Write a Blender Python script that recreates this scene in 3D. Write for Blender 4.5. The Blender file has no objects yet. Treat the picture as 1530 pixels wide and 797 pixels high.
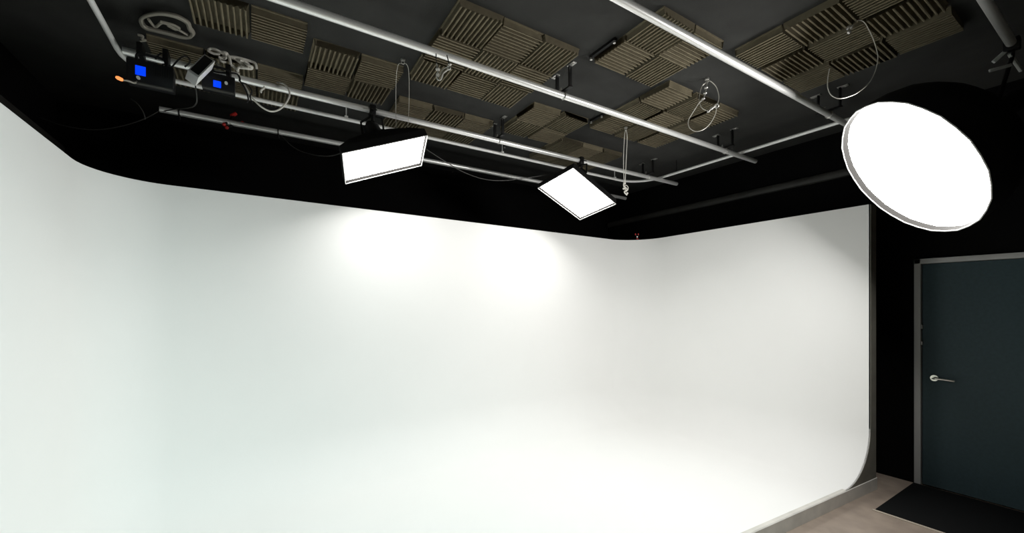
import bpy, bmesh, math, random
from mathutils import Vector, Matrix

random.seed(7)
SC = bpy.context.scene
COL = SC.collection
V = Vector

# ------------------------------------------------------------------ camera geometry (room axes: X along the back wall, Y into the room)
FPX, PXC, PYH, EYE = 613.0, 765.0, 453.0, 1.68
_t = math.atan2(985.0, 613.0)
AX, BX = (math.sin(_t), math.cos(_t)), (-math.cos(_t), math.sin(_t))


def ray(x, y):
    c = ((x - PXC) / FPX, 1.0)
    return V((c[0] * AX[0] + c[1] * AX[1], c[0] * BX[0] + c[1] * BX[1], (PYH - y) / FPX))


def atz(x, y, z):
    r = ray(x, y)
    return r * ((z - EYE) / r.z) + V((0, 0, EYE))


def aty(x, y, Y):
    r = ray(x, y)
    return r * (Y / r.y) + V((0, 0, EYE))


def atd(x, y, d):
    return ray(x, y) * d + V((0, 0, EYE))


# ------------------------------------------------------------------ materials
def mat(name, col, rough=0.6, metal=0.0, spec=0.5, var=0.0, vscale=8.0, bump=0.0, bscale=60.0, emit=None, estr=0.0, sheen=0.0):
    m = bpy.data.materials.new(name)
    m.use_nodes = True
    nt = m.node_tree
    b = nt.nodes['Principled BSDF']
    b.inputs['Base Color'].default_value = (*col, 1)
    b.inputs['Roughness'].default_value = rough
    b.inputs['Metallic'].default_value = metal
    b.inputs['Specular IOR Level'].default_value = spec
    if emit:
        b.inputs['Emission Color'].default_value = (*emit, 1)
        b.inputs['Emission Strength'].default_value = estr
    tc = None
    if var or bump:
        tc = nt.nodes.new('ShaderNodeTexCoord')
    if var:
        n = nt.nodes.new('ShaderNodeTexNoise')
        n.inputs['Scale'].default_value = vscale
        n.inputs['Detail'].default_value = 5
        nt.links.new(tc.outputs['Object'], n.inputs['Vector'])
        r = nt.nodes.new('ShaderNodeValToRGB')
        r.color_ramp.elements[0].position = 0.3
        r.color_ramp.elements[1].position = 0.7
        r.color_ramp.elements[0].color = (*[c * (1 - var) for c in col], 1)
        r.color_ramp.elements[1].color = (*[min(1, c * (1 + var)) for c in col], 1)
        nt.links.new(n.outputs['Fac'], r.inputs['Fac'])
        nt.links.new(r.outputs['Color'], b.inputs['Base Color'])
    if bump:
        n2 = nt.nodes.new('ShaderNodeTexNoise')
        n2.inputs['Scale'].default_value = bscale
        n2.inputs['Detail'].default_value = 4
        nt.links.new(tc.outputs['Object'], n2.inputs['Vector'])
        bp = nt.nodes.new('ShaderNodeBump')
        bp.inputs['Strength'].default_value = bump
        bp.inputs['Distance'].default_value = 0.01
        nt.links.new(n2.outputs['Fac'], bp.inputs['Height'])
        nt.links.new(bp.outputs['Normal'], b.inputs['Normal'])
    return m


MT = dict(
    cyc=mat('white_cyclorama_paint', (0.91, 0.912, 0.9), 0.75, spec=0.25, var=0.008, vscale=1.5, bump=0.03, bscale=90),
    cyc_end=mat('raw_grey_board', (0.22, 0.21, 0.175), 0.8, var=0.1, vscale=12),
    curb=mat('scuffed_grey_white_paint', (0.66, 0.645, 0.6), 0.7, var=0.12, vscale=6),
    wall=mat('matt_black_wall_paint', (0.0035, 0.0033, 0.0034), 0.9, spec=0.1, var=0.2, vscale=3),
    ceil=mat('dark_grey_ceiling_paint', (0.041, 0.041, 0.039), 0.9, spec=0.15, var=0.12, vscale=5, bump=0.15, bscale=120),
    foam=mat('charcoal_acoustic_foam', (0.18, 0.155, 0.105), 0.95, spec=0.1, var=0.1, vscale=25),
    pipe=mat('white_painted_steel_pipe', (0.95, 0.95, 0.93), 0.33, metal=0.5, spec=0.6, var=0.02, vscale=6),
    track=mat('white_enamel_track', (0.92, 0.92, 0.9), 0.35, metal=0.1, spec=0.5),
    steel=mat('zinc_plated_steel', (0.62, 0.61, 0.58), 0.35, metal=0.8),
    blackm=mat('black_steel', (0.006, 0.006, 0.006), 0.5, spec=0.3),
    fabric=mat('black_softbox_nylon', (0.005, 0.005, 0.005), 0.8, spec=0.15, bump=0.1, bscale=200),
    lip=mat('black_softbox_lip', (0.014, 0.013, 0.012), 0.8, spec=0.2),
    trimw=mat('pale_edge_tape', (0.8, 0.8, 0.78), 0.6),
    plastic=mat('black_plastic', (0.008, 0.008, 0.009), 0.45, spec=0.3),
    grey=mat('grey_cast_metal', (0.72, 0.75, 0.72), 0.5, metal=0.1),
    white=mat('white_plastic', (0.82, 0.82, 0.8), 0.45),
    wcable=mat('white_cable_sheath', (0.74, 0.72, 0.66), 0.5),
    gcable=mat('grey_cable_sheath', (0.34, 0.32, 0.27), 0.6),
    bcable=mat('black_cable_sheath', (0.007, 0.007, 0.007), 0.5),
    dcable=mat('dark_grey_cable_sheath', (0.05, 0.048, 0.045), 0.55),
    wire=mat('steel_wire_rope', (0.62, 0.6, 0.54), 0.4, metal=0.4),
    red=mat('red_plastic', (0.6, 0.03, 0.025), 0.4),
    orange=mat('amber_indicator', (0.8, 0.25, 0.05), 0.4, emit=(1.0, 0.3, 0.09), estr=1.1),
    lcd=mat('blue_lcd', (0.0, 0.02, 0.3), 0.3, emit=(0.0, 0.045, 1.0), estr=1.1),
    lcdw=mat('pale_lcd_digits', (0.2, 0.4, 0.9), 0.3, emit=(0.02, 0.16, 1.0), estr=1.0),
    door=mat('slate_blue_door_paint', (0.046, 0.076, 0.087), 0.6, spec=0.3, var=0.08, vscale=40),
    frame=mat('grey_door_frame_paint', (0.5, 0.5, 0.49), 0.55),
    chrome=mat('satin_nickel', (0.8, 0.77, 0.68), 0.28, metal=0.9),
    floor=mat('brown_grey_vinyl', (0.34, 0.275, 0.225), 0.55, var=0.15, vscale=7),
    mat=mat('black_rubber_mat', (0.006, 0.0065, 0.007), 0.9, spec=0.15, bump=0.5, bscale=300),
    matedge=mat('beige_mat_edging', (0.5, 0.44, 0.36), 0.8),
    ledge=mat('dark_grey_ledge', (0.03, 0.029, 0.025), 0.6, var=0.2, vscale=6),
)


def glow(name, col, strength):
    m = bpy.data.materials.new(name)
    m.use_nodes = True
    nt = m.node_tree
    nt.nodes.clear()
    e = nt.nodes.new('ShaderNodeEmission')
    e.inputs['Color'].default_value = (*col, 1)
    e.inputs['Strength'].default_value = strength
    o = nt.nodes.new('ShaderNodeOutputMaterial')
    nt.links.new(e.outputs[0], o.inputs['Surface'])
    return m


L_PANEL, L_PANEL_B, L_ROUND = 21.0, 17.0, 26.0
MT['lit_panel'] = glow('lit_softbox_cloth', (1.0, 0.985, 0.955), L_PANEL)
MT['lit_panel_b'] = glow('lit_softbox_cloth_b', (1.0, 0.985, 0.955), L_PANEL_B)
MT['lit_round'] = glow('lit_round_softbox_cloth', (1.0, 0.99, 0.96), L_ROUND)


# ------------------------------------------------------------------ mesh helpers (all verts given in room coordinates)
class MB:
    def __init__(self):
        self.bm = bmesh.new()

    def box(self, c, size, rot=None, bevel=0.0):
        c = V(c)
        sx, sy, sz = [s / 2 for s in size]
        R = rot if rot is not None else Matrix.Identity(3)
        vs = [self.bm.verts.new(c + R @ V((x * sx, y * sy, z * sz))) for x, y, z in
              ((-1, -1, -1), (1, -1, -1), (1, 1, -1), (-1, 1, -1), (-1, -1, 1), (1, -1, 1), (1, 1, 1), (-1, 1, 1))]
        fs = [self.bm.faces.new([vs[i] for i in f]) for f in
              ((0, 3, 2, 1), (4, 5, 6, 7), (0, 1, 5, 4), (1, 2, 6, 5), (2, 3, 7, 6), (3, 0, 4, 7))]
        if bevel:
            es = list({e for f in fs for e in f.edges})
            bmesh.ops.bevel(self.bm, geom=es, offset=bevel, segments=2, affect='EDGES', profile=0.6)
        return self

    def tube(self, pts, r, seg=10, caps=True, closed=False, flat=None):
        pts = [V(p) for p in pts]
        n = len(pts)
        rs = r if isinstance(r, (list, tuple)) else [r] * n
        rings = []
        up = None
        for i, p in enumerate(pts):
            a = pts[(i - 1) % n] if (closed or i > 0) else pts[i]
            b = pts[(i + 1) % n] if (closed or i < n - 1) else pts[i]
            d = (b - a)
            if d.length < 1e-9:
                d = V((0, 0, 1))
            d.normalize()
            if up is None:
                up = d.orthogonal().normalized() if abs(d.z) > 0.95 else V((0, 0, 1))
            u = up - d * up.dot(d)
            if u.length < 1e-5:
                u = d.orthogonal()
            u.normalize()
            up = u
            w = d.cross(u)
            ku, kw = (1, 1) if flat is None else flat
            rings.append([self.bm.verts.new(p + (u * math.cos(2 * math.pi * k / seg) * ku + w * math.sin(2 * math.pi * k / seg) * kw) * rs[i]) for k in range(seg)])
        m = n if closed else n - 1
        for i in range(m):
            A, B = rings[i], rings[(i + 1) % n]
            for k in range(seg):
                self.bm.faces.new((A[k], A[(k + 1) % seg], B[(k + 1) % seg], B[k]))
        if caps and not closed:
            self.bm.faces.new(rings[0][::-1])
            self.bm.faces.new(rings[-1])
        return self

    def cyl(self, p0, p1, r0, r1=None, seg=20):
        return self.tube([p0, p1], [r0, r0 if r1 is None else r1], seg)

    def loft(self, rings, close_first=False, close_last=False):
        R = [[self.bm.verts.new(V(p)) for p in ring] for ring in rings]
        n = len(R[0])
        for A, B in zip(R, R[1:]):
            for k in range(n):
                self.bm.faces.new((A[k], A[(k + 1) % n], B[(k + 1) % n], B[k]))
        if close_first:
            self.bm.faces.new(R[0][::-1])
        if close_last:
            self.bm.faces.new(R[-1])
        return self

    def ball(self, c, r, k=(1, 1, 1)):
        mtx = Matrix.Translation(V(c)) @ Matrix.Diagonal((k[0], k[1], k[2], 1))
        bmesh.ops.create_icosphere(self.bm, subdivisions=2, radius=r, matrix=mtx)
        return self


def basis(d):
    d = V(d).normalized()
    u = d.orthogonal().normalized() if abs(d.z) > 0.97 else V((0, 0, 1)).cross(d).normalized()
    w = d.cross(u)
    return Matrix((u, w, d)).transposed()


def smooth_path(pts, k=6, closed=False):
    pts = [V(p) for p in pts]
    n = len(pts)
    out = []
    for i in range(n if closed else n - 1):
        g = (lambda j: pts[j % n]) if closed else (lambda j: pts[max(0, min(n - 1, j))])
        p0, p1, p2, p3 = g(i - 1), g(i), g(i + 1), g(i + 2)
        for s in range(k):
            t = s / k
            out.append(0.5 * ((2 * p1) + (p2 - p0) * t + (2 * p0 - 5 * p1 + 4 * p2 - p3) * t * t + (3 * p1 - p0 - 3 * p2 + p3) * t ** 3))
    if not closed:
        out.append(pts[-1])
    return out


def thing(name, label, cat, loc, group=None):
    o = bpy.data.objects.new(name, None)
    o.empty_display_size = 0.05
    COL.objects.link(o)
    o.location = V(loc)
    o['org'] = list(loc)
    tag(o, label, cat, group)
    return o


def tag(o, label=None, cat=None, group=None, kind=None):
    if label: o['label'] = label
    if cat: o['category'] = cat
    if group: o['group'] = group
    if kind: o['kind'] = kind
    return o


ORIG = {}


def obj(name, mb, material, parent=None, smooth=35, loc=None, label=None):
    bm = mb.bm if isinstance(mb, MB) else mb
    bmesh.ops.recalc_face_normals(bm, faces=bm.faces)
    if parent is not None:
        org = ORIG.get(parent.name) or V(parent.location)
    elif loc is not None:
        org = V(loc)
    else:
        cs = [v.co for v in bm.verts]
        org = V(((min(c.x for c in cs) + max(c.x for c in cs)) / 2, (min(c.y for c in cs) + max(c.y for c in cs)) / 2, min(c.z for c in cs)))
    bmesh.ops.translate(bm, verts=bm.verts, vec=-org)
    me = bpy.data.meshes.new(name)
    if smooth:
        for f in bm.faces:
            f.smooth = True
        lim = math.radians(smooth)
        for e in bm.edges:
            if len(e.link_faces) == 2 and e.calc_face_angle(0) > lim:
                e.smooth = False
    bm.to_mesh(me)
    bm.free()
    for m in (material if isinstance(material, (list, tuple)) else [material]):
        me.materials.append(m)
    o = bpy.data.objects.new(name, me)
    COL.objects.link(o)
    if parent is not None:
        o.parent = parent
    else:
        o.location = org
    ORIG[o.name] = org.copy()
    if label: o['label'] = label
    return o


def struct(name, mb, material, label=None, cat=None, smooth=35, parent=None):
    o = obj(name, mb, material, parent, smooth)
    if parent is None:
        tag(o, label, cat, kind='structure')
    return o


# ------------------------------------------------------------------ room shell
XL, XR, YF, YB, ZC = -1.5, 5.21, -3.2, 5.2, 3.48
T = 0.12
struct('floor', MB().box(((XL + XR) / 2, (YF + YB) / 2, -T / 2), (XR - XL + 2 * T, YB - YF + 2 * T, T)), MT['floor'], 'brown grey vinyl floor showing beside the black mat', 'floor')
struct('ceiling', MB().box(((XL + XR) / 2, (YF + YB) / 2, ZC + T / 2), (XR - XL + 2 * T, YB - YF + 2 * T, T)), MT['ceil'], 'dark grey ceiling behind the foam tiles and pipes', 'ceiling')
struct('wall_back', MB().box(((XL + XR) / 2, YB + T / 2, ZC / 2), (XR - XL, T, ZC)), MT['wall'], 'black wall behind the white cyclorama', 'wall')
struct('wall_left', MB().box((XL - T / 2, (YF + YB) / 2, ZC / 2), (T, YB - YF + 2 * T, ZC)), MT['wall'], 'black wall on the far left above the cyclorama', 'wall')
struct('wall_front', MB().box(((XL + XR) / 2, YF - T / 2, ZC / 2), (XR - XL, T, ZC)), MT['wall'], 'black wall behind the camera', 'wall')

# right wall with the door opening
DY1 = 1.262            # far jamb (outer edge)
DW, DH, FW = 0.90, 2.085, 0.045
DY0 = DY1 - DW - 2 * FW
m = MB()
m.box((XR + T / 2, (DY1 + YB) / 2, ZC / 2), (T, YB - DY1, ZC))
m.box((XR + T / 2, (YF + DY0) / 2, ZC / 2), (T, DY0 - YF, ZC))
m.box((XR + T / 2, (DY0 + DY1) / 2, (ZC + DH) / 2), (T, DY1 - DY0, ZC - DH))
struct('wall_right', m, MT['wall'], 'black wall on the right around the slate blue door', 'wall')
# long dark ledge running round the walls
struct('trim_1', MB().tube([(XR - 0.035, y, 3.03) for y in (0.9, 2, 3, 4, 5.15)], 0.045, 10, flat=(1, 0.7)), MT['ledge'], 'dark horizontal ledge high on the right wall', 'ledge')
struct('trim_2', MB().tube([(XL + 0.035, y, 3.03) for y in (0.9, 2, 3, 4, 5.15)], 0.045, 10, flat=(1, 0.7)), MT['ledge'], 'dark horizontal ledge high on the left wall', 'ledge')

# door
d = thing('door_1', 'closed slate blue flush door in a grey metal frame', 'door', (XR, (DY0 + DY1) / 2, 0))
d['kind'] = 'structure'
m = MB()
for y0, y1 in ((DY1 - FW, DY1), (DY0, DY0 + FW)):
    m.box((XR + 0.035, (y0 + y1) / 2, DH / 2), (0.13, y1 - y0, DH), bevel=0.004)
m.box((XR + 0.035, (DY0 + DY1) / 2, DH - FW / 2), (0.13, DY1 - DY0, FW), bevel=0.004)
obj('door_frame', m, MT['frame'], d)
m = MB()
for y, s in ((DY1 - FW - 0.008, 1), (DY0 + FW + 0.008, 1)):
    m.box((XR + 0.06, y, (DH - FW) / 2), (0.03, 0.016, DH - FW))
m.box((XR + 0.06, (DY0 + DY1) / 2, DH - FW - 0.008), (0.03, DW, 0.016))
obj('door_stop', m, MT['blackm'], d)
leaf = obj('door_leaf', MB().box((XR + 0.022, (DY0 + DY1) / 2, DH / 2 - 0.018), (0.044, DW - 0.008, DH - FW - 0.018), bevel=0.003), MT['door'], d)
for z in (1.46, 1.31):
    obj('strike_plate', MB().box((XR - 0.008, DY1 - FW - 0.002, z), (0.03, 0.016, 0.035), bevel=0.003), MT['frame'], d)
hy, hz = DY1 - FW - 0.085, 1.0
h = obj('door_handle', MB().cyl((XR - 0.001, hy, hz), (XR - 0.012, hy, hz), 0.027, seg=28).cyl((XR - 0.010, hy, hz), (XR - 0.05, hy, hz), 0.010), MT['chrome'], leaf, label='satin metal lever handle')
m = MB().tube(smooth_path([(XR - 0.045, hy + 0.004, hz), (XR - 0.052, hy - 0.02, hz), (XR - 0.053, hy - 0.07, hz), (XR - 0.05, hy - 0.135, hz - 0.003)], 5), 0.0085, 12)
obj('door_lever', m, MT['chrome'], leaf)

# ------------------------------------------------------------------ cyclorama (white U-shaped infinity wall with coved floor)
CXL, CXR, CZT, CZ0, RC = -0.955, 4.635, 2.56, 0.106, 0.45


def cyc_back(x):
    return 3.94 + 0.03 * (x + 0.9)


def front_y(x):
    return 1.408 + (4.742 - x) * 0.061


def cyc_plan(off):
    """inner face plan line moved off metres towards the middle; from the left front end round to the right front end"""
    rl, rr = 0.42, 0.48
    xl, xr = CXL + off, CXR - off
    out = [(xl, front_y(xl)), (xl, 2.2), (xl, 2.9)]
    yb = lambda x: cyc_back(x) - off
    rl2, rr2 = max(rl - off, 0.02), max(rr - off, 0.02)
    out.append((xl, yb(xl) - rl2 - 0.02))
    for k in range(13):
        t = math.pi - math.pi / 2 * k / 12
        out.append((xl + rl2 + rl2 * math.cos(t), yb(xl + rl2) - rl2 + rl2 * math.sin(t)))
    for x in (0.3, 1.2, 2.2, 3.2):
        out.append((x, yb(x)))
    for k in range(13):
        t = math.pi / 2 - math.pi / 2 * k / 12
        out.append((xr - rr2 + rr2 * math.cos(t), yb(xr - rr2) - rr2 + rr2 * math.sin(t)))
    out += [(xr, 2.9), (xr, 2.2), (xr, front_y(xr))]
    return out


rows = []
rows.append([V((x, y, CZT)) for x, y in cyc_plan(-0.105)])          # outer top edge
rows.append([V((x, y, CZT)) for x, y in cyc_plan(0)])
for z in (1.9, 1.2):
    rows.append([V((x, y, z)) for x, y in cyc_plan(0)])
for k in range(0, 15):
    a = math.pi / 2 * k / 14
    off = RC - RC * math.cos(a)
    z = CZ0 + RC - RC * math.sin(a)
    rows.append([V((x, y, z)) for x, y in cyc_plan(off)])
bm = bmesh.new()
G = [[bm.verts.new(p) for p in r] for r in rows]
for A, B in zip(G, G[1:]):
    for k in range(len(A) - 1):
        bm.faces.new((A[k], B[k], B[k + 1], A[k + 1]))
# flat floor of the stage
bm.faces.new(G[-1])
bmesh.ops.triangulate(bm, faces=[f for f in bm.faces if len(f.verts) > 4])
cyc = struct('wall_cyclorama', bm, MT['cyc'], 'large white curved cyclorama wall sweeping into the white floor', 'cyclorama wall', smooth=50)
# outer back and the body under the floor
bm = bmesh.new()
pl = cyc_plan(-0.105)
top = [bm.verts.new((x, y, CZT - 0.002)) for x, y in pl]
bot = [bm.verts.new((x, y, 0.0)) for x, y in pl]
for k in range(len(pl) - 1):
    bm.faces.new((top[k], top[k + 1], bot[k + 1], bot[k]))
struct('cyclorama_backing', bm, MT['cyc_end'], parent=cyc)
# end boards following the cove profile
for nm, xs, sgn in (('end_board', CXR, 1), ('end_board', CXL, -1)):
    bm = bmesh.new()
    prof = [(xs + sgn * 0.105, CZT), (xs, CZT), (xs, 1.2)]
    for k in range(15):
        a = math.pi / 2 * k / 14
        prof.append((xs - sgn * (RC - RC * math.cos(a)), CZ0 + RC - RC * math.sin(a)))
    prof += [(xs + sgn * 0.105, CZ0)]
    fr = [bm.verts.new((x, front_y(x) - 0.003, z)) for x, z in prof]
    bk = [bm.verts.new((x, front_y(x) + 0.01, z)) for x, z in prof]
    bm.faces.new(fr)
    bm.faces.new(bk[::-1])
    for k in range(len(fr)):
        bm.faces.new((fr[k], fr[(k + 1) % len(fr)], bk[(k + 1) % len(fr)], bk[k]))
    struct(nm, bm, MT['cyc_end'], parent=cyc, smooth=0)
# front kerb of the raised floor
bm = bmesh.new()
x0, x1 = CXL - 0.105, CXR + 0.115
q = []
for x in (x0, x1):
    y = front_y(x)
    q.append([bm.verts.new(p) for p in ((x, y - 0.008, 0.001), (x, y - 0.008, CZ0 - 0.004), (x, y + 0.0, CZ0 + 0.001), (x, y + 0.03, CZ0 + 0.001), (x, y + 0.03, 0.001))])
for k in range(5):
    bm.faces.new((q[0][k], q[0][(k + 1) % 5], q[1][(k + 1) % 5], q[1][k]))
bm.faces.new(q[0]); bm.faces.new(q[1][::-1])
struct('front_kerb', bm, MT['curb'], parent=cyc, smooth=0)

# black mat in front of the door
mt = thing('floor_mat', 'black rubber mat with a beige edge on the floor before the door', 'mat', (4.7, 0.8, 0))
MX0, MX1, MY0, MY1 = 4.25, 5.18, -0.2, 1.265
obj('mat_surface', MB().box(((MX0 + MX1) / 2, (MY0 + MY1) / 2, 0.007), (MX1 - MX0, MY1 - MY0, 0.012), bevel=0.003), MT['mat'], mt)
m = MB().box((MX0 - 0.012, (MY0 + MY1) / 2, 0.004), (0.024, MY1 - MY0 + 0.03, 0.007))
obj('edge_strip', m, MT['matedge'], mt)

# ------------------------------------------------------------------ ceiling foam tiles
TS = 0.305


def foam_mesh(seed):
    rnd = random.Random(seed)
    n, h0, h1 = 10, 0.006, 0.05
    pitch = TS / n
    prof = []
    for i in range(n):
        c = -TS / 2 + pitch * (i + 0.5)
        j = rnd.uniform(-0.0012, 0.0012)
        w0, w1, w2 = 0.0045, 0.0026, 0.0052
        prof += [(c - pitch / 2 + 0.0005, h0), (c - w0, h0 + 0.002), (c - w1 + j, h1 - 0.009), (c - w2 + j, h1 - 0.0018 + rnd.uniform(-0.001, 0.001)),
                 (c + j, h1), (c + w2 + j, h1 - 0.0018), (c + w1 + j, h1 - 0.009), (c + w0, h0 + 0.002)]
    prof.append((TS / 2 - 0.001, h0 + 0.001))
    bm = bmesh.new()
    K = 5
    cols = []
    for k in range(K):
        y = -TS / 2 + TS * k / (K - 1)
        jit = [0 if k in (0, K - 1) else rnd.uniform(-0.0012, 0.0012) for _ in prof]
        cols.append([bm.verts.new((x + jj, y, -z)) for (x, z), jj in zip(prof, jit)])
    for A, B in zip(cols, cols[1:]):
        for i in range(len(prof) - 1):
            bm.faces.new((A[i], A[i + 1], B[i + 1], B[i]))
    # closed sides and the glued back
    bk = [[bm.verts.new((s * TS / 2, t * TS / 2, 0)) for s in (-1, 1)] for t in (-1, 1)]
    for c, b in ((cols[0], bk[0]), (cols[-1], bk[1])):
        bm.faces.new([b[0], *c, b[1]])
    bm.faces.new([bk[0][0], bk[1][0], *[c[0] for c in cols[::-1]]])
    bm.faces.new([bk[0][1], bk[1][1], *[c[-1] for c in cols[::-1]]])
    bm.faces.new([bk[0][0], bk[0][1], bk[1][1], bk[1][0]])
    bmesh.ops.triangulate(bm, faces=[f for f in bm.faces if len(f.verts) > 4])
    bmesh.ops.recalc_face_normals(bm, faces=bm.faces)
    me = bpy.data.meshes.new('acoustic_foam_tile')
    bm.to_mesh(me)
    bm.free()
    me.materials.append(MT['foam'])
    return me


FOAM = [foam_mesh(s) for s in range(4)]
# x0, x1, columns, y0, y1, rows, first (near left) tile's ridges: 'X' along the long pipes, 'Y' across; where it hangs
CL = [
    (1.01, 1.945, 3, 2.21, 3.15, 3, 'Y', 'in the nine-tile block left of the central pipe bracket'),
    (2.085, 2.725, 2, 1.62, 2.23, 2, 'Y', 'in the four-tile block between the two nearest pipes'),
    (2.81, 3.85, 3, 2.13, 3.09, 3, 'X', 'in the nine-tile block with the hanging wire loops'),
    (2.09, 2.765, 2, 3.0, 3.62, 2, 'X', 'in the four-tile block right of the short bracket'),
    (2.79, 3.72, 3, 3.47, 4.10, 2, 'Y', 'in the block above the tilted right panel light'),
    (1.05, 1.99, 3, 3.53, 4.15, 2, 'X', 'in the block right of the tilted left panel light'),
    (0.32, 0.955, 2, 3.07, 3.70, 2, 'Y', 'in the four-tile block above the left panel light'),
    (-0.35, 0.28, 2, 2.92, 3.235, 1, 'Y', 'in the pair beside the coiled grey cable'),
    (-0.63, 0.315, 3, 3.61, 4.23, 2, 'X', 'in the block behind the black control boxes'),
    (2.86, 3.88, 3, 0.70, 1.64, 3, 'Y', 'in the nine-tile block up left of the round light'),
]
used = 0
RN = {1: [''], 2: ['near', 'far'], 3: ['near', 'middle', 'far']}
CN = {2: ['left', 'right'], 3: ['left', 'centre', 'right']}
for (x0, x1, nc, y0, y1, nr, first, where) in CL:
    px, py = (x1 - x0) / nc, (y1 - y0) / nr
    for r in range(nr):
        for c in range(nc):
            o = bpy.data.objects.new('acoustic_foam_tile', FOAM[used % 4])
            COL.objects.link(o)
            along_x = (first == 'X') == ((r + c) % 2 == 0)
            rz = (math.pi / 2 if along_x else 0) + (math.pi if random.random() < 0.5 else 0) + random.uniform(-0.012, 0.012)
            o.location = (x0 + px * (c + 0.5) + random.uniform(-0.002, 0.002), y0 + py * (r + 0.5) + random.uniform(-0.002, 0.002), ZC - 0.0005)
            o.rotation_euler = (0, 0, rz)
            s = max(px, py) / TS if min(px, py) > TS else 1.0
            o.scale = (min(s, 1.0 if min(px, py) < TS * s else s),) * 2 + (1,)
            place = (RN[nr][r] + ' ' + CN[nc][c]).strip()
            tag(o, f'charcoal ridged foam tile, {place}, {where}', 'foam tile', 'foam tiles stuck to the ceiling')
            used += 1

# ------------------------------------------------------------------ pipes hung under the ceiling
ZP, RP = 3.28, 0.0235


def pipe(name, x0, x1, y, label):
    t = thing(name, label, 'pipe', ((x0 + x1) / 2, y, ZP - RP), 'long white lighting pipes')
    bm = bmesh.new()
    seg = 24
    rg = []
    for x, r in ((x0 + 0.03, RP - 0.003), (x0, RP - 0.003), (x0, RP), (x0 + 0.002, RP), (x1 - 0.002, RP), (x1, RP), (x1, RP - 0.003), (x1 - 0.03, RP - 0.003)):
        rg.append([bm.verts.new((x, y + r * math.cos(2 * math.pi * k / seg), ZP + r * math.sin(2 * math.pi * k / seg))) for k in range(seg)])
    for A, B in zip(rg, rg[1:]):
        for k in range(seg):
            bm.faces.new((A[k], A[(k + 1) % seg], B[(k + 1) % seg], B[k]))
    bm.faces.new(rg[0][::-1]); bm.faces.new(rg[-1])
    obj('tube', bm, MT['pipe'], t)
    for x in (x0 + 0.012, x1 - 0.012):
        obj('end_plug', MB().cyl((x - 0.002, y, ZP), (x + 0.002, y, ZP), RP - 0.0035), MT['blackm'], t)
    return t


YP = [0.52, 1.535, 2.48, 3.51, 4.41]
pipe('lighting_pipe', -0.72, 3.99, YP[0], 'dim grey pipe end at the top right above the round light')
pipe('lighting_pipe', -0.72, 4.50, YP[1], 'bright white pipe running down to the round light')
pipe('lighting_pipe', -0.72, 4.78, YP[2], 'long white pipe crossing the middle of the foam ceiling')
pipe('lighting_pipe', -0.72, 4.79, YP[3], 'white pipe that carries the two rectangular panel lights')
pipe('lighting_pipe', -0.68, 4.79, YP[4], 'lowest white pipe, against the black back wall with a red clamp')


def hanger(x, y, label):
    t = thing('pipe_hanger', label, 'pipe hanger', (x, y, ZP), 'black two-rod pipe hangers')
    for s in (-1, 1):
        yy = y + s * 0.078
        obj('rod', MB().box((x, yy, (ZP + 0.035 + ZC) / 2), (0.028, 0.012, ZC - ZP - 0.035), bevel=0.002), MT['blackm'], t)
        pl = obj('ceiling_plate', MB().box((x, yy + s * 0.02, ZC - 0.004), (0.035, 0.075, 0.007), bevel=0.002), MT['steel'], t)
        m = MB()
        m.cyl((x, yy + s * 0.035, ZC - 0.006), (x, yy + s * 0.035, ZC - 0.014), 0.008, seg=6)
        obj('bolt', m, MT['steel'], pl)
    m = MB().box((x, y, ZP + 0.036), (0.03, 0.185, 0.012), bevel=0.002)
    obj('cross_bar', m, MT['blackm'], t)
    m = MB()
    m.tube([(x, y + (RP + 0.004) * math.sin(a), ZP + (RP + 0.004) * math.cos(a)) for a in [2 * math.pi * k / 20 for k in range(20)]], 0.004, 6, closed=True)
    obj('pipe_strap', m, MT['steel'], t)
    m = MB().cyl((x, y + 0.03, ZP + 0.03), (x, y + 0.03, ZP + 0.075), 0.006).cyl((x, y + 0.03, ZP + 0.048), (x, y + 0.03, ZP + 0.06), 0.011, seg=6)
    obj('eye_bolt', m, MT['steel'], t)
    return t


for x, y, lb in ((2.012, YP[2], 'black two-rod hanger on the middle pipe beside the nine-tile foam block'),
                 (4.185, YP[2], 'black two-rod hanger near the right end of the middle pipe'),
                 (2.030, YP[3], 'black two-rod hanger over the pipe between the two panel lights'),
                 (4.215, YP[3], 'black two-rod hanger right of the right panel light'),
                 (4.125, YP[1], 'black two-rod hanger just left of the round light')):
    hanger(x, y, lb)

# flat black pieces on the ceiling; the first paints a foam edge shadow, with bolts
for x, y0, y1, lb in ((2.065, 1.985, 2.235, 'black strip standing for foam edge shadow, with silver bolts, beside the four-tile foam block'),
                      (2.79, 2.85, 3.02, 'short black ceiling channel with silver bolts left of the cord'),
                      (2.40, 3.88, 4.02, 'tiny black ceiling channel with silver bolts left of the right panel')):
    t = thing('channel_or_shade_strip', lb, 'ceiling bracket', (x, (y0 + y1) / 2, ZC))
    m = MB().box((x, (y0 + y1) / 2, ZC - 0.011), (0.026, y1 - y0, 0.02), bevel=0.003)
    obj('channel', m, MT['blackm'], t)  # on the first piece this black only stands for shade
    for y in (y0 + 0.012, y1 - 0.012):
        obj('bolt', MB().cyl((x - 0.004, y, ZC - 0.02), (x - 0.004, y, ZC - 0.036), 0.010, seg=6), MT['steel'], t)

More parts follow.
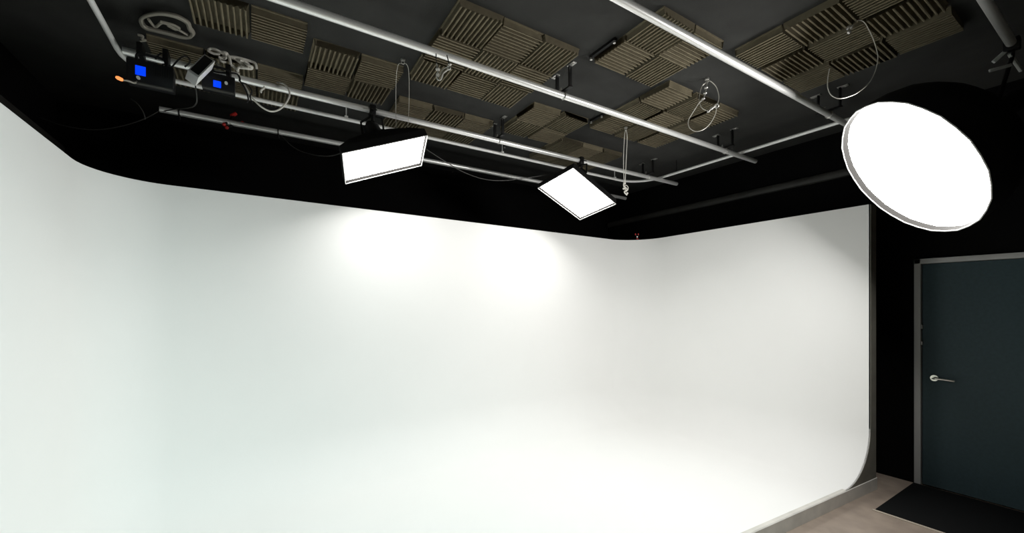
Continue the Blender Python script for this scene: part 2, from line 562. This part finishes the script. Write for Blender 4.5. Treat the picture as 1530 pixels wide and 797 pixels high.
# curtain track bent round the cyclorama
ZT = 3.325
tx0, tx1, tyb = -0.766, 4.50, 3.90
path = [(tx0, 0.2, ZT), (tx0, 2.0, ZT), (tx0, tyb - 0.3, ZT)]
for k in range(1, 9):
    a = math.pi - math.pi / 2 * k / 8
    path.append((tx0 + 0.28 + 0.28 * math.cos(a), tyb - 0.28 + 0.28 * math.sin(a), ZT))
for x in (0.5, 1.8, 3.0):
    path.append((x, tyb, ZT))
for k in range(0, 11):
    a = math.pi / 2 - math.pi / 2 * k / 10
    path.append((tx1 - 0.38 + 0.38 * math.cos(a), tyb - 0.38 + 0.38 * math.sin(a), ZT))
path += [(tx1, 2.4, ZT), (tx1, 1.28, ZT)]
t = thing('curtain_track', 'slim white curtain track bent round the corner under the ceiling', 'curtain track', (2, tyb, ZT))
bm = MB()
bm.tube(path, 0.0165, 4 * 3, flat=(1.0, 0.95))
obj('rail', bm, MT['track'], t)
for (x, y) in ((0.68, tyb), (2.3, tyb), (4.03, tyb), (tx1, 3.3), (tx0, 2.3)):
    m = MB().cyl((x, y, ZT + 0.012), (x, y, ZC - 0.001), 0.005, seg=8).box((x, y, ZT + 0.02), (0.03, 0.03, 0.016), bevel=0.002)
    obj('track_bracket', m, MT['track'] if y == tyb else MT['blackm'], t)

# ------------------------------------------------------------------ lights


def rect_softbox(c, e1, e2, n, w, h, clamp, label, cloth='lit_panel'):
    c, e1, n = V(c), V(e1).normalized(), V(n).normalized()
    e1 = (e1 - n * e1.dot(n)).normalized()
    e2 = n.cross(e1).normalized()
    t = thing('panel_light', label, 'panel light', c, 'rectangular softbox lights')

    def ring(hw, hh, d):
        return [c + e1 * (sx * hw) + e2 * (sy * hh) + n * d for sx, sy in ((-1, -1), (1, -1), (1, 1), (-1, 1))]
    hw, hh = w / 2, h / 2
    m = MB().loft([ring(0.085, 0.085, -0.20), ring(hw * 0.72, hh * 0.75, -0.12), ring(hw, hh, -0.045), ring(hw, hh, 0.018), ring(hw - 0.005, hh - 0.005, 0.018)], close_first=True)
    obj('softbox_shell', m, MT['fabric'], t, smooth=0)
    m = MB().loft([ring(hw - 0.005, hh - 0.005, 0.018), ring(hw - 0.012, hh - 0.012, -0.006)])
    obj('inner_lip', m, MT['lip'], t, smooth=0)
    dm = MB().loft([ring(hw - 0.012, hh - 0.012, -0.004), ring(hw - 0.05, hh - 0.05, 0.0)], close_last=True)
    obj('diffuser', dm, MT[cloth], t, smooth=0, label='glowing white cloth front')
    m = MB()
    rr = ring(hw - 0.001, hh - 0.001, 0.019)
    for i in range(4):
        m.cyl(rr[i], rr[(i + 1) % 4], 0.0035, seg=8)
    obj('edge_trim', m, MT['trimw'], t)
    hb = c - n * 0.20
    m = MB().cyl(hb, hb - n * 0.10, 0.075, 0.065, 20).cyl(hb - n * 0.10, hb - n * 0.14, 0.045, 0.03, 20)
    head = obj('lamp_housing', m, MT['plastic'], t)
    cl = V(clamp)
    m = MB().tube([hb - n * 0.05 + e1 * 0.09, hb - n * 0.05 + e1 * 0.09 + (cl - hb) * 0.45, cl + V((0.0, 0, -0.045)), hb - n * 0.05 - e1 * 0.09 + (cl - hb) * 0.45, hb - n * 0.05 - e1 * 0.09], 0.009, 8)
    obj('yoke', m, MT['blackm'], t)
    m = MB()
    m.box(cl + V((0, 0, -0.006)), (0.05, 0.075, 0.085), bevel=0.008)
    m.cyl(cl + V((0, -0.02, -0.04)), cl + V((0, -0.02, -0.095)), 0.014)
    cp = obj('pipe_clamp', m, MT['blackm'], t)
    m = MB().cyl(cl + V((0, -0.035, -0.01)), cl + V((0, -0.075, -0.02)), 0.006).cyl(cl + V((-0.022, -0.075, -0.02)), cl + V((0.022, -0.075, -0.02)), 0.005)
    obj('wing_screw', m, MT['blackm'], cp)
    return t


def sc_to(c, k):
    return V((c[0] * k, c[1] * k, (c[2] - EYE) * k + EYE))


rect_softbox((0.902, 3.443, 2.881), (0.927, -0.118, 0.355), None, (0.305, -0.312, -0.900), 0.687, 0.438, (0.815, YP[3], ZP),
             'glowing rectangular softbox on the left, hung from the white pipe')
rect_softbox(sc_to((2.652, 3.061, 2.736), 1.1), (0.145, -0.973, 0.182), None, (-0.362, -0.223, -0.905), 0.507, 0.6875, (3.09, YP[3], ZP),
             'glowing rectangular softbox turned cornerwise, right of the other one', 'lit_panel_b')

# round softbox
RR = 0.50
rc = sc_to((4.37, 1.11, 2.74), RR / 0.6)
rn = V((-0.58, 0.59, -0.56)).normalized()
rc = rc - rn * 0.025
B3 = basis(rn)
U, W = B3.col[0], B3.col[1]
t = thing('round_light', 'big glowing round softbox above the door', 'round light', rc)
SEG = 32


def rring(r, d):
    return [rc + (U * math.cos(2 * math.pi * k / SEG) + W * math.sin(2 * math.pi * k / SEG)) * (r * (1.0 if k % 2 == 0 else 0.993)) + rn * d for k in range(SEG)]


rings = [rring(0.085, -0.44)]
for k in range(1, 9):
    f = k / 8
    rings.append(rring(0.085 + (RR - 0.085) * math.sin(f * math.pi / 2) ** 0.9, -0.44 + 0.41 * (f ** 1.6)))
rings += [rring(RR, 0.025), rring(RR - 0.005, 0.025)]
obj('softbox_shell', MB().loft(rings), MT['fabric'], t, smooth=30)
obj('inner_lip', MB().loft([rring(RR - 0.005, 0.025), rring(RR - 0.014, -0.012)]), MT['lip'], t, smooth=30)
obj('diffuser', MB().loft([rring(RR - 0.014, -0.01), rring(RR * 0.7, -0.003), rring(RR * 0.35, 0.0)], close_last=True), MT['lit_round'], t, smooth=60, label='glowing white cloth front')
obj('edge_trim', MB().tube(rring(RR - 0.001, 0.026), 0.004, 8, closed=True), MT['trimw'], t)
hb = rc - rn * 0.44
obj('speed_ring', MB().cyl(hb + rn * 0.01, hb - rn * 0.03, 0.10, 0.10, 28), MT['grey'], t)
head = obj('lamp_housing', MB().cyl(hb - rn * 0.03, hb - rn * 0.24, 0.07, 0.065, 24), MT['plastic'], t)
obj('heat_sink', MB().cyl(hb - rn * 0.24, hb - rn * 0.28, 0.055, 0.05, 16), MT['blackm'], head)
P_end = V((3.97, YP[0], ZP))
brk = MB()
j0 = P_end + V((0, 0, -0.03))
j1 = atd(1510, 92, 2.56)
brk.tube([j0, (j0 + j1) / 2 + V((0.01, 0, 0)), j1], 0.012, 10)
brk.tube([j1, hb - rn * 0.10 + U * 0.0], 0.011, 10)
obj('mounting_arm', brk, MT['blackm'], t)
obj('grip_jaw', MB().box(P_end + V((-0.01, 0, -0.004)), (0.05, 0.07, 0.075), bevel=0.008), MT['blackm'], t)
for a, b, dd, w in (((1513, 67), (1484, 93), 2.54, 0.016), ((1511, 97), (1478, 106), 2.52, 0.014), ((1508, 80), (1526, 106), 2.55, 0.016)):
    p0, p1 = atd(*a, dd), atd(*b, dd + 0.03)
    R = basis(p1 - p0)
    obj('clamp_lever', MB().box((p0 + p1) / 2, (w, w * 1.3, (p1 - p0).length), R, bevel=0.004), MT['grey'], t)

# ------------------------------------------------------------------ safety wires, cords, cables


def cable(name, label, cat, pts, r, material, closed=False, group=None, k=6, seg=8):
    o = obj(name, MB().tube(smooth_path(pts, k, closed), r, seg, closed=closed), material)
    return tag(o, label, cat, group)


def hook(p, parent):
    m = MB().cyl(p + V((0, 0, 0.0)), p + V((0, 0, -0.012)), 0.016, seg=16)
    m.tube([p + V((0.012 * math.cos(a), 0, -0.026 + 0.012 * math.sin(a))) for a in [2 * math.pi * i / 14 for i in range(14)]], 0.003, 6, closed=True)
    return obj('ceiling_hook', m, MT['steel'], parent)


# wire down to the left panel light
p = atz(602, 88, ZC)
t = thing('safety_wire', 'thin steel safety wire looped from a ceiling hook to the left panel light', 'safety wire', p)
hook(p, t)
b0, b1 = V((0.93, 3.40, 3.02)), V((1.03, 3.38, 3.02))
dm_ = p.x * AX[1] + p.y * BX[1]
L = [p + V((0, 0, -0.036)), atd(595, 97, dm_), atd(592, 118, dm_ + 0.1), atd(591.5, 160, dm_ + 0.25), atd(592, 197, dm_ + 0.42)]
R_ = [p + V((0, 0, -0.036)), atd(608, 97, dm_), atd(611, 112, dm_ + 0.1), atd(611, 160, dm_ + 0.25), atd(609, 196, dm_ + 0.42)]
obj('wire_loop', MB().tube(smooth_path(L[::-1] + R_[1:], 6), 0.0018, 6), MT['wire'], t)

# white cord with knots hanging in front of the track corner
p = atz(935, 190, ZC - 0.05)
dd = p.x * AX[1] + p.y * BX[1]
t = thing('hanging_cord', 'doubled white cord with a knotted clip hanging below the ceiling', 'cord', p)
hook(p, t)
obj('cord', MB().tube(smooth_path([atd(932.5, 272, dd), atd(931.5, 240, dd), atd(933, 205, dd), p + V((0, 0, -0.03)), atd(937, 205, dd), atd(935.5, 240, dd), atd(934, 272, dd)], 6), 0.0034, 6), MT['wcable'], t)
m = MB()
m.tube(smooth_path([atd(933, 270, dd), atd(932, 278, dd), atd(937, 283, dd), atd(933, 287, dd), atd(937, 292, dd)], 5), 0.0065, 8)
m.tube(smooth_path([atd(934, 277, dd), atd(938, 279, dd), atd(938, 284, dd), atd(935, 285, dd)], 5, True), 0.004, 6, closed=True)
for q_ in ((932, 282), (937, 289), (935, 285.5), (933.5, 274)):
    m.ball(atd(*q_, dd), 0.011)
obj('clip', m, MT['wcable'], t)

# big wire loops with a carabiner
p = atz(1056.5, 117, ZC)
dd = p.x * AX[1] + p.y * BX[1]
t = thing('safety_wire', 'steel wire hanging in two loops with a silver clip right of the middle pipe', 'safety wire', p)
hook(p, t)
Z = lambda x, y: (1020 + x / 7.975, 100 + y / 7.975)
r1 = [Z(*q_) for q_ in ((292, 180), (235, 225), (208, 300), (196, 400), (228, 488), (290, 520), (345, 505), (410, 450), (430, 350), (400, 240), (330, 170))]
obj('upper_loop', MB().tube(smooth_path([atd(x, y, dd + 0.02 * math.sin(i)) for i, (x, y) in enumerate(r1)], 6, True), 0.003, 6, closed=True), MT['wire'], t)
r2 = [Z(*q_) for q_ in ((200, 420), (110, 560), (65, 650), (85, 730), (160, 770), (250, 745), (330, 670), (390, 560), (405, 470))]
obj('lower_loop', MB().tube(smooth_path([atd(x, y, dd - 0.02 + 0.02 * math.sin(i)) for i, (x, y) in enumerate(r2)], 6), 0.0032, 6), MT['wire'], t)
m = MB()
ch = [atd(*Z(*q_), dd - 0.01) for q_ in ((292, 170), (280, 250), (268, 315), (245, 380), (198, 425))]
m.tube(smooth_path(ch, 4), 0.0055, 6)
for c_ in ch[1:4]:
    m.ball(c_, 0.011, (1.4, 1.4, 0.8))
obj('link_chain', m, MT['steel'], t)
m = MB()
m.tube([atd(*Z(300, 540), dd - 0.03), atd(*Z(345, 495), dd - 0.03), atd(*Z(385, 470), dd - 0.03)], 0.008, 8)
cc_ = atd(*Z(405, 465), dd - 0.03)
rv = ray(1070, 160)
Bm = basis(rv)
m.tube([cc_ + (Bm.col[0] * math.cos(a) + Bm.col[1] * math.sin(a)) * 0.014 for a in [2 * math.pi * i / 16 for i in range(16)]], 0.0042, 6, closed=True)
m.ball(atd(*Z(345, 495), dd - 0.03), 0.013)
obj('carabiner', m, MT['steel'], t)

# large thin loop left of the round light
p = atz(1269, 40, ZC - 0.05)
dd = p.x * AX[1] + p.y * BX[1] - 0.07
t = thing('safety_wire', 'large single loop of thin wire hanging just left of the round light', 'safety wire', p)
hook(p, t)
Z5 = lambda x, y: (1220 + x / 5.69, 20 + y / 5.69)
r1 = [Z5(*q_) for q_ in ((300, 110), (350, 60), (405, 75), (450, 150), (490, 240), (518, 340), (520, 400), (500, 490), (455, 580), (390, 645), (310, 695), (200, 725), (130, 700), (97, 640), (95, 560), (110, 470))]
obj('wire_loop', MB().tube(smooth_path([p + V((0, 0, -0.03))] + [atd(x, y, dd + 0.05 * i / len(r1)) for i, (x, y) in enumerate(r1)], 6), 0.0027, 6), MT['wire'], t)
m = MB().tube([p + V((0, 0, -0.035)), atd(1269.5, 46, dd), atd(1268, 50, dd)], 0.006, 8).ball(atd(1268.5, 47.5, dd), 0.012)
obj('clip', m, MT['steel'], t)

# clips on the middle pipe
pz = atd(662, 100, 2.52)
t = thing('pipe_clip', 'white rope clip dangling under the middle pipe on two black lines', 'rope clip', atz(662, 86, ZP - RP))
Z6 = lambda x, y: atd(640 + x / 15.94, 80 + y / 15.94, 2.5)
obj('hang_line', MB().tube([Z6(183, 0), Z6(186, 120), Z6(200, 260)], 0.003, 6), MT['bcable'], t)
obj('hang_line', MB().tube([Z6(440, 40), Z6(465, 130), Z6(490, 240)], 0.0035, 6), MT['bcable'], t)
m = MB()
m.tube(smooth_path([Z6(195, 245), Z6(215, 330), Z6(230, 400), Z6(215, 470), Z6(195, 520), Z6(215, 600), Z6(250, 632), Z6(295, 620), Z6(330, 540), Z6(355, 470), Z6(440, 400), Z6(485, 345)], 5), 0.0045, 8)
m.tube(smooth_path([Z6(240, 560), Z6(300, 470), Z6(335, 395), Z6(400, 345), Z6(470, 335)], 5), 0.0036, 6)
m.ball(Z6(225, 375), 0.011, (1.3, 1.3, 0.9)).ball(Z6(225, 500), 0.011)
obj('rope_loop', m, MT['wcable'], t)
m = MB().ball(Z6(510, 255), 0.009, (1.4, 1, 0.9))
rv = Z6(485, 345)
m.tube([rv + (Bm.col[0] * math.cos(a) * 1.1 + Bm.col[1] * math.sin(a)) * 0.010 for a in [2 * math.pi * i / 16 for i in range(16)]], 0.004, 6, closed=True)
obj('snap_ring', m, MT['steel'], t)


# ------------------------------------------------------------------ black control boxes on the panel pipe
def control_box(c, w, dpt, h, lcd_c, lcd, label, knob):
    c = V(c)
    t = thing('control_box', label, 'control box', (c.x, c.y, c.z - h / 2), 'black control boxes on the pipe')
    cas = obj('casing', MB().box(c, (w, dpt, h), bevel=0.006), MT['plastic'], t)
    fy = c.y - dpt / 2
    m = MB()
    for i in range(7):
        m.box((c.x + w * 0.08 + i * w * 0.05, fy - 0.001, c.z + h * 0.15), (w * 0.02, 0.003, h * 0.4))
    obj('vent_slot', m, MT['blackm'], cas)
    obj('screen', MB().box((lcd_c.x, fy - 0.002, lcd_c.z), (lcd[0], 0.004, lcd[1])), MT['lcd'], t, label='lit blue display')
    m = MB().cyl((knob.x, fy, knob.z), (knob.x, fy - 0.014, knob.z), 0.009, seg=16)
    obj('knob', m, MT['grey'], t)
    m = MB().box((c.x, fy + 0.01, c.z - h / 2 - 0.004), (w * 0.96, 0.03, 0.009), bevel=0.002)
    obj('bottom_rail', m, MT['ledge'], t)
    for s in (-0.28, 0.28):
        m = MB().box((c.x + w * s, (c.y + YP[3]) / 2 + 0.03, ZP - 0.004), (0.03, abs(YP[3] - c.y) + 0.03, 0.07), bevel=0.006)
        obj('pipe_clamp', m, MT['blackm'], t)
    m = MB().tube(smooth_path([c + V((-w * .3, 0, h / 2 - .003)), c + V((-w * .3, 0, h / 2 + .05)), c + V((0, 0, h / 2 + .06)), c + V((w * .3, 0, h / 2 + .05)), c + V((w * .3, 0, h / 2 - .003))], 5), 0.008, 8)
    obj('carry_handle', m, MT['plastic'], t)
    return t


YB1 = 3.34
c1 = (aty(190, 130, YB1) + aty(260, 100, YB1)) / 2
cb1 = aty(187, 92, YB1), aty(259, 138, YB1)
fx0, fx1 = aty(188, 110, YB1).x, aty(259, 110, YB1).x
z_lo = aty(225, 126.5, YB1).z
z_hi = aty(225, 93, YB1).z
control_box(((fx0 + fx1) / 2, YB1 + 0.045, (z_lo + z_hi) / 2), fx1 - fx0, 0.09, z_hi - z_lo, aty(210, 106, YB1), (0.048, 0.056),
            'black control box with a blue screen, at the left end of the pipe', aty(207, 117, YB1))
fx0, fx1 = aty(301, 120, YB1).x, aty(351, 120, YB1).x
z_lo = aty(326, 133.5, YB1).z
z_hi = aty(326, 110, YB1).z
control_box(((fx0 + fx1) / 2, YB1 + 0.04, (z_lo + z_hi) / 2), fx1 - fx0, 0.08, z_hi - z_lo, aty(324.5, 126.0, YB1), (0.042, 0.042),
            'smaller black control box with a blue screen, below the white cable coil', aty(338, 125, YB1))

# amber plug
p0, p1 = aty(173, 115, 3.3), aty(184, 120, 3.3)
t = thing('plug', 'small amber-lit plug on a cable left of the control box', 'plug', p0)
obj('plug_body', MB().tube([p0, p0.lerp(p1, 0.3), p0.lerp(p1, 0.8), p1], [0.006, 0.011, 0.010, 0.006], 12), MT['orange'], t)
obj('plug_cable', MB().tube(smooth_path([p1, aty(192, 121, 3.31), aty(200, 124, 3.33), aty(205, 122, 3.345)], 5), 0.005, 8), MT['gcable'], t)

# white power block
PB = atd(292, 129, 2.60)
E1, E2, E3 = atd(317, 104, 2.66) - PB, atd(276, 117.6, 2.63) - PB, atd(296.5, 116, 2.565) - PB
t = thing('power_block', 'white power block with a dark socket face between the control boxes', 'power block', PB)


def skew_box(o, a, b_, c_):
    m_ = MB()
    m_.loft([[o, o + a, o + a + b_, o + b_], [o + c_, o + a + c_, o + a + b_ + c_, o + b_ + c_]], True, True)
    bmesh.ops.bevel(m_.bm, geom=list(m_.bm.edges), offset=0.004, segments=2, affect='EDGES', profile=0.6)
    return m_


obj('body', skew_box(PB, E1, E2, E3), MT['white'], t)
obj('socket_face', skew_box(PB + E3 + E1 * 0.08 + E2 * 0.12, E1 * 0.84, E2 * 0.76, E3 * 0.06), MT['plastic'], t)
tp = aty(305, 92, 3.42)
m = MB().cyl(tp + V((-0.012, 0, 0.01)), tp + V((0.012, 0, -0.006)), 0.015, 0.011, 12)
tag(obj('red_connector', m, MT['red']), 'small red connector beside the white power block', 'connector')

# white cable coils lying on the pipe
Z4 = lambda x, y: (300 + x / 11.39, 60 + y / 11.39)


def coil(name, label, loops, r, material, y, jit=0.02):
    t_ = None
    m = MB()
    for i, L_ in enumerate(loops):
        pts = [aty(*Z4(*q_), y + random.uniform(-jit, jit)) for q_ in L_]
        m.tube(smooth_path(pts, 6), r * random.uniform(0.9, 1.1), 8)
    o = obj(name, m, material)
    return tag(o, label, 'cable', 'cable coils on the pipes')


coil('cable_coil', 'white cable bundle looped above the smaller control box', [
    [(330, 240), (220, 230), (130, 180), (170, 145), (260, 160), (340, 200), (430, 215), (470, 280), (500, 380), (500, 440)],
    [(230, 240), (140, 190), (160, 155), (240, 165), (330, 205), (400, 260), (430, 300), (390, 320), (300, 280)],
    [(430, 380), (350, 360), (320, 320), (370, 290), (430, 260), (410, 220), (330, 215)],
    [(280, 400), (360, 470), (460, 520), (560, 555), (660, 575)],
    [(440, 215), (490, 300), (510, 400), (490, 450)],
], 0.0075, MT['wcable'], 3.46)
coil('cable_coil', 'pale cable bundle lying on the pipe right of the white one', [
    [(500, 280), (600, 290), (720, 320), (850, 360), (930, 400), (950, 490)],
    [(520, 300), (620, 340), (700, 400), (760, 460), (860, 480)],
    [(600, 300), (700, 350), (790, 420), (870, 450), (860, 490), (760, 480), (660, 470)],
    [(560, 300), (660, 380), (700, 440), (640, 475), (620, 520)],
    [(660, 340), (780, 380), (830, 440), (800, 470), (720, 440)],
    [(520, 420), (580, 470), (640, 530)],
], 0.0085, MT['wcable'], 3.47)
cable('power_cable', 'black cable curling over the pipe beside the white power block', 'cable',
      [aty(*Z4(*q_), 3.40) for q_ in ((260, 350), (190, 345), (160, 410), (190, 490), (250, 540), (420, 560), (600, 570), (660, 640), (660, 700))], 0.006, MT['bcable'])
Z1 = lambda x, y: (270 + x / 5.694, 50 + y / 5.694)
cable('white_cable', 'white cable hanging in a wide loop right of the control boxes', 'cable',
      [aty(*Z1(*q_), yy) for q_, yy in (((530, 420), 3.45), ((560, 470), 3.42), ((600, 540), 3.40), ((680, 620), 3.38), ((760, 662), 3.38), ((830, 652), 3.38), ((890, 600), 3.39), ((925, 530), 3.40), ((915, 470), 3.43), ((880, 432), 3.47), ((820, 415), 3.53))], 0.006, MT['wcable'])
cable('cable_end', 'short white cable hook on the pipe inside the wide cable loop', 'cable',
      [aty(*Z1(*q_), 3.47) for q_ in ((712, 452), (705, 470), (690, 478), (682, 495), (690, 502))], 0.007, MT['wcable'])
for ci, (lb, pts) in enumerate((('black cable hanging below the pipe, left of the wide white loop', ((500, 400), (530, 440), (560, 500), (575, 560), (565, 590))),
                ('black cable curled against the white loop below the pipe', ((520, 420), (570, 440), (605, 490), (590, 540), (610, 590))))):
    cable('black_cable', lb, 'cable', [aty(*Z1(*q_), 3.33 + 0.025 * ci) for q_ in pts], 0.005, MT['bcable'])
cable('black_cable', 'thin black cable tangled over the larger control box', 'cable',
      [aty(x, y, 3.42) for x, y in ((232, 88), (240, 80), (248, 86), (250, 95), (243, 97), (252, 104), (268, 88), (278, 84), (284, 92), (276, 100))], 0.005, MT['bcable'])

# grey cable hung on the ceiling above the boxes
m = MB()
zc = ZC - 0.05
for k_, (dx, dy) in enumerate(((0, 0), (1.5, -1.2), (-1, 1.2))):
    pts = [(213, 26), (212, 35), (219, 42), (235, 46), (252, 50), (272, 55), (284, 55), (288, 50), (283, 42), (279, 33), (262, 24), (236, 20)]
    m.tube(smooth_path([atz(x + dx, y + dy, zc + 0.012 * k_) for x, y in pts], 5, True), 0.0085, 8, closed=True)
m.tube(smooth_path([atz(x, y, zc) for x, y in ((222, 29), (232, 40), (243, 34), (262, 42), (280, 52))], 5), 0.008, 8)
m.tube(smooth_path([atz(x, y, zc) for x, y in ((240, 32), (256, 36), (268, 42), (262, 44), (250, 38))], 5), 0.007, 8)
tag(obj('cable_coil', m, MT['gcable']), 'grey cable coiled in a four-sided loop tight under the ceiling', 'cable', 'cable coils on the pipes')
cable('cable_end', 'pale twisted cable end above the larger control box', 'cable', [atz(x, y, ZC - 0.06) for x, y in ((206, 52), (213, 54), (212, 58), (217, 60), (210, 61))], 0.008, MT['gcable'])


# red spring clamps
def spring_clamp(p, dirs, label, s=1.0):
    p = V(p)
    t = thing('spring_clamp', label, 'clamp', p)
    u, w = V(dirs[0]).normalized(), V(dirs[1]).normalized()
    nrm = u.cross(w).normalized()
    for sg in (-1, 1):
        tip = p + u * 0.045 * s + w * sg * 0.012 * s
        mid = p + w * sg * 0.016 * s
        end = p - u * 0.075 * s + w * sg * 0.034 * s
        obj('arm', MB().tube(smooth_path([tip, mid, end], 4), 0.0085 * s, 8, flat=(1, 1.2)), MT['plastic'], t)
        obj('tip', MB().tube([end + u * 0.028 * s, end - u * 0.012 * s], 0.0125 * s, 10), MT['red'], t, label='red plastic grip')
        obj('jaw_pad', MB().ball(tip, 0.013 * s), MT['red'], t, label='red plastic jaw pad')
    obj('spring', MB().cyl(p - nrm * 0.014 * s, p + nrm * 0.014 * s, 0.013 * s), MT['steel'], t)
    return t


cp = atz(344, 183, ZP)
cp = V((cp.x, YP[4], ZP - 0.005))
spring_clamp(cp, ((-0.6, -0.35, -0.7), (0.5, 0.1, -0.6)), 'red and black spring clamp gripping the lowest white pipe', 1.25)
cr = atz(958, 352, 2.60)
spring_clamp((4.50, 3.93, 2.60), ((0.1, -0.05, -1), (0.8, -0.6, 0)), 'small red clamp on the top edge of the white corner', 0.55)

# thin sagging cables
cable('thin_cable', 'thin dark cable sagging from the lowest pipe to the left panel light', 'cable',
      [atd(412, 196, 3.93), atd(420, 203, 3.92), atd(437, 219, 3.9), atd(455, 228, 3.85), atd(478, 233, 3.8), atd(500, 232, 3.7), atd(530, 220, 3.6)], 0.0045, MT['dcable'])
cable('thin_cable', 'thin dark cable sagging between the two panel lights', 'cable',
      [atd(632, 220, 3.6), atd(660, 238, 3.7), atd(690, 256, 3.85), atd(720, 267, 3.95), atd(748, 270, 4.05), atd(780, 267, 4.15), atd(812, 262, 4.3), atd(840, 255, 4.42)], 0.0034, MT['dcable'])
cable('thin_cable', 'thin dark cable sagging left from the end of the lowest pipe', 'cable',
      [atd(241, 164, 3.39), atd(215, 178, 3.35), atd(180, 189, 3.3), atd(140, 194, 3.25), atd(95, 188, 3.2), atd(60, 176, 3.2)], 0.004, MT['dcable'])
cable('thin_cable', 'thin dark cable dangling under the larger control box', 'cable',
      [atd(196, 148, 2.9), atd(206, 156, 2.9), atd(214, 168, 2.9), atd(217, 178, 2.9)], 0.004, MT['dcable'])
cable('thin_cable', 'thin dark cable dropping from the white power block', 'cable',
      [atd(292, 128, 2.72), atd(294, 145, 2.75), atd(293, 155, 2.8), atd(284, 161, 2.9), atd(262, 163, 3.1), atd(246, 166, 3.3)], 0.004, MT['dcable'])
for x, lb in ((269, 'black tie wrapped round the left part of the lowest pipe'), (416, 'black tie wrapped round the lowest pipe left of the panel light')):
    q_ = atz(x, 170 if x < 300 else 197, ZP)
    m = MB().tube([(q_.x + 0.004 * math.sin(a), YP[4] + (RP + 0.003) * math.sin(a), ZP + (RP + 0.003) * math.cos(a)) for a in [2 * math.pi * i / 16 for i in range(16)]], 0.006, 6, closed=True)
    m.tube([(q_.x, YP[4] - 0.01, ZP - RP), (q_.x + 0.004, YP[4] - 0.014, ZP - RP - 0.04)], 0.004, 6)
    tag(obj('cable_tie', m, MT['bcable']), lb, 'cable tie')

# ------------------------------------------------------------------ world, camera, view
w = bpy.data.worlds.new('dark_world')
SC.world = w
w.use_nodes = True
w.node_tree.nodes['Background'].inputs['Color'].default_value = (0, 0, 0, 1)
w.node_tree.nodes['Background'].inputs['Strength'].default_value = 0

la = bpy.data.lights.new('added_fill_light', 'AREA')  # added lamp out of view, lifts the left wall and tints it cyan
la.shape = 'RECTANGLE'
la.size, la.size_y = 2.4, 0.6
la.energy = 75
la.color = (0.72, 1.0, 0.98)
lo = bpy.data.objects.new('added_fill_light', la)
COL.objects.link(lo)
lo.location = (0.3, -0.7, 3.4)
lo.rotation_euler = (math.radians(24), math.radians(24), 0)
la.spread = math.radians(125)

cam = bpy.data.cameras.new('camera')
co = bpy.data.objects.new('camera', cam)
COL.objects.link(co)
co.location = (0, 0, EYE)
fwd = ray(PXC, PYH)
co.rotation_euler = (math.pi / 2, 0, math.atan2(-fwd.x, fwd.y))
cam.sensor_width = 36.0
cam.lens = 36.0 * FPX / 1530.0
cam.shift_y = (PYH - 398.5) / 1530.0
cam.clip_start = 0.02
SC.camera = co
for o in list(SC.objects):
    if 'org' in o:
        del o['org']

SC.view_settings.view_transform = 'Standard'
SC.view_settings.look = 'None'
SC.view_settings.gamma = 1.0
SC.view_settings.exposure = 0.05
SC.view_settings.use_curve_mapping = False
SC.cycles.use_denoising = True
SC.cycles.max_bounces = 12
SC.cycles.diffuse_bounces = 8
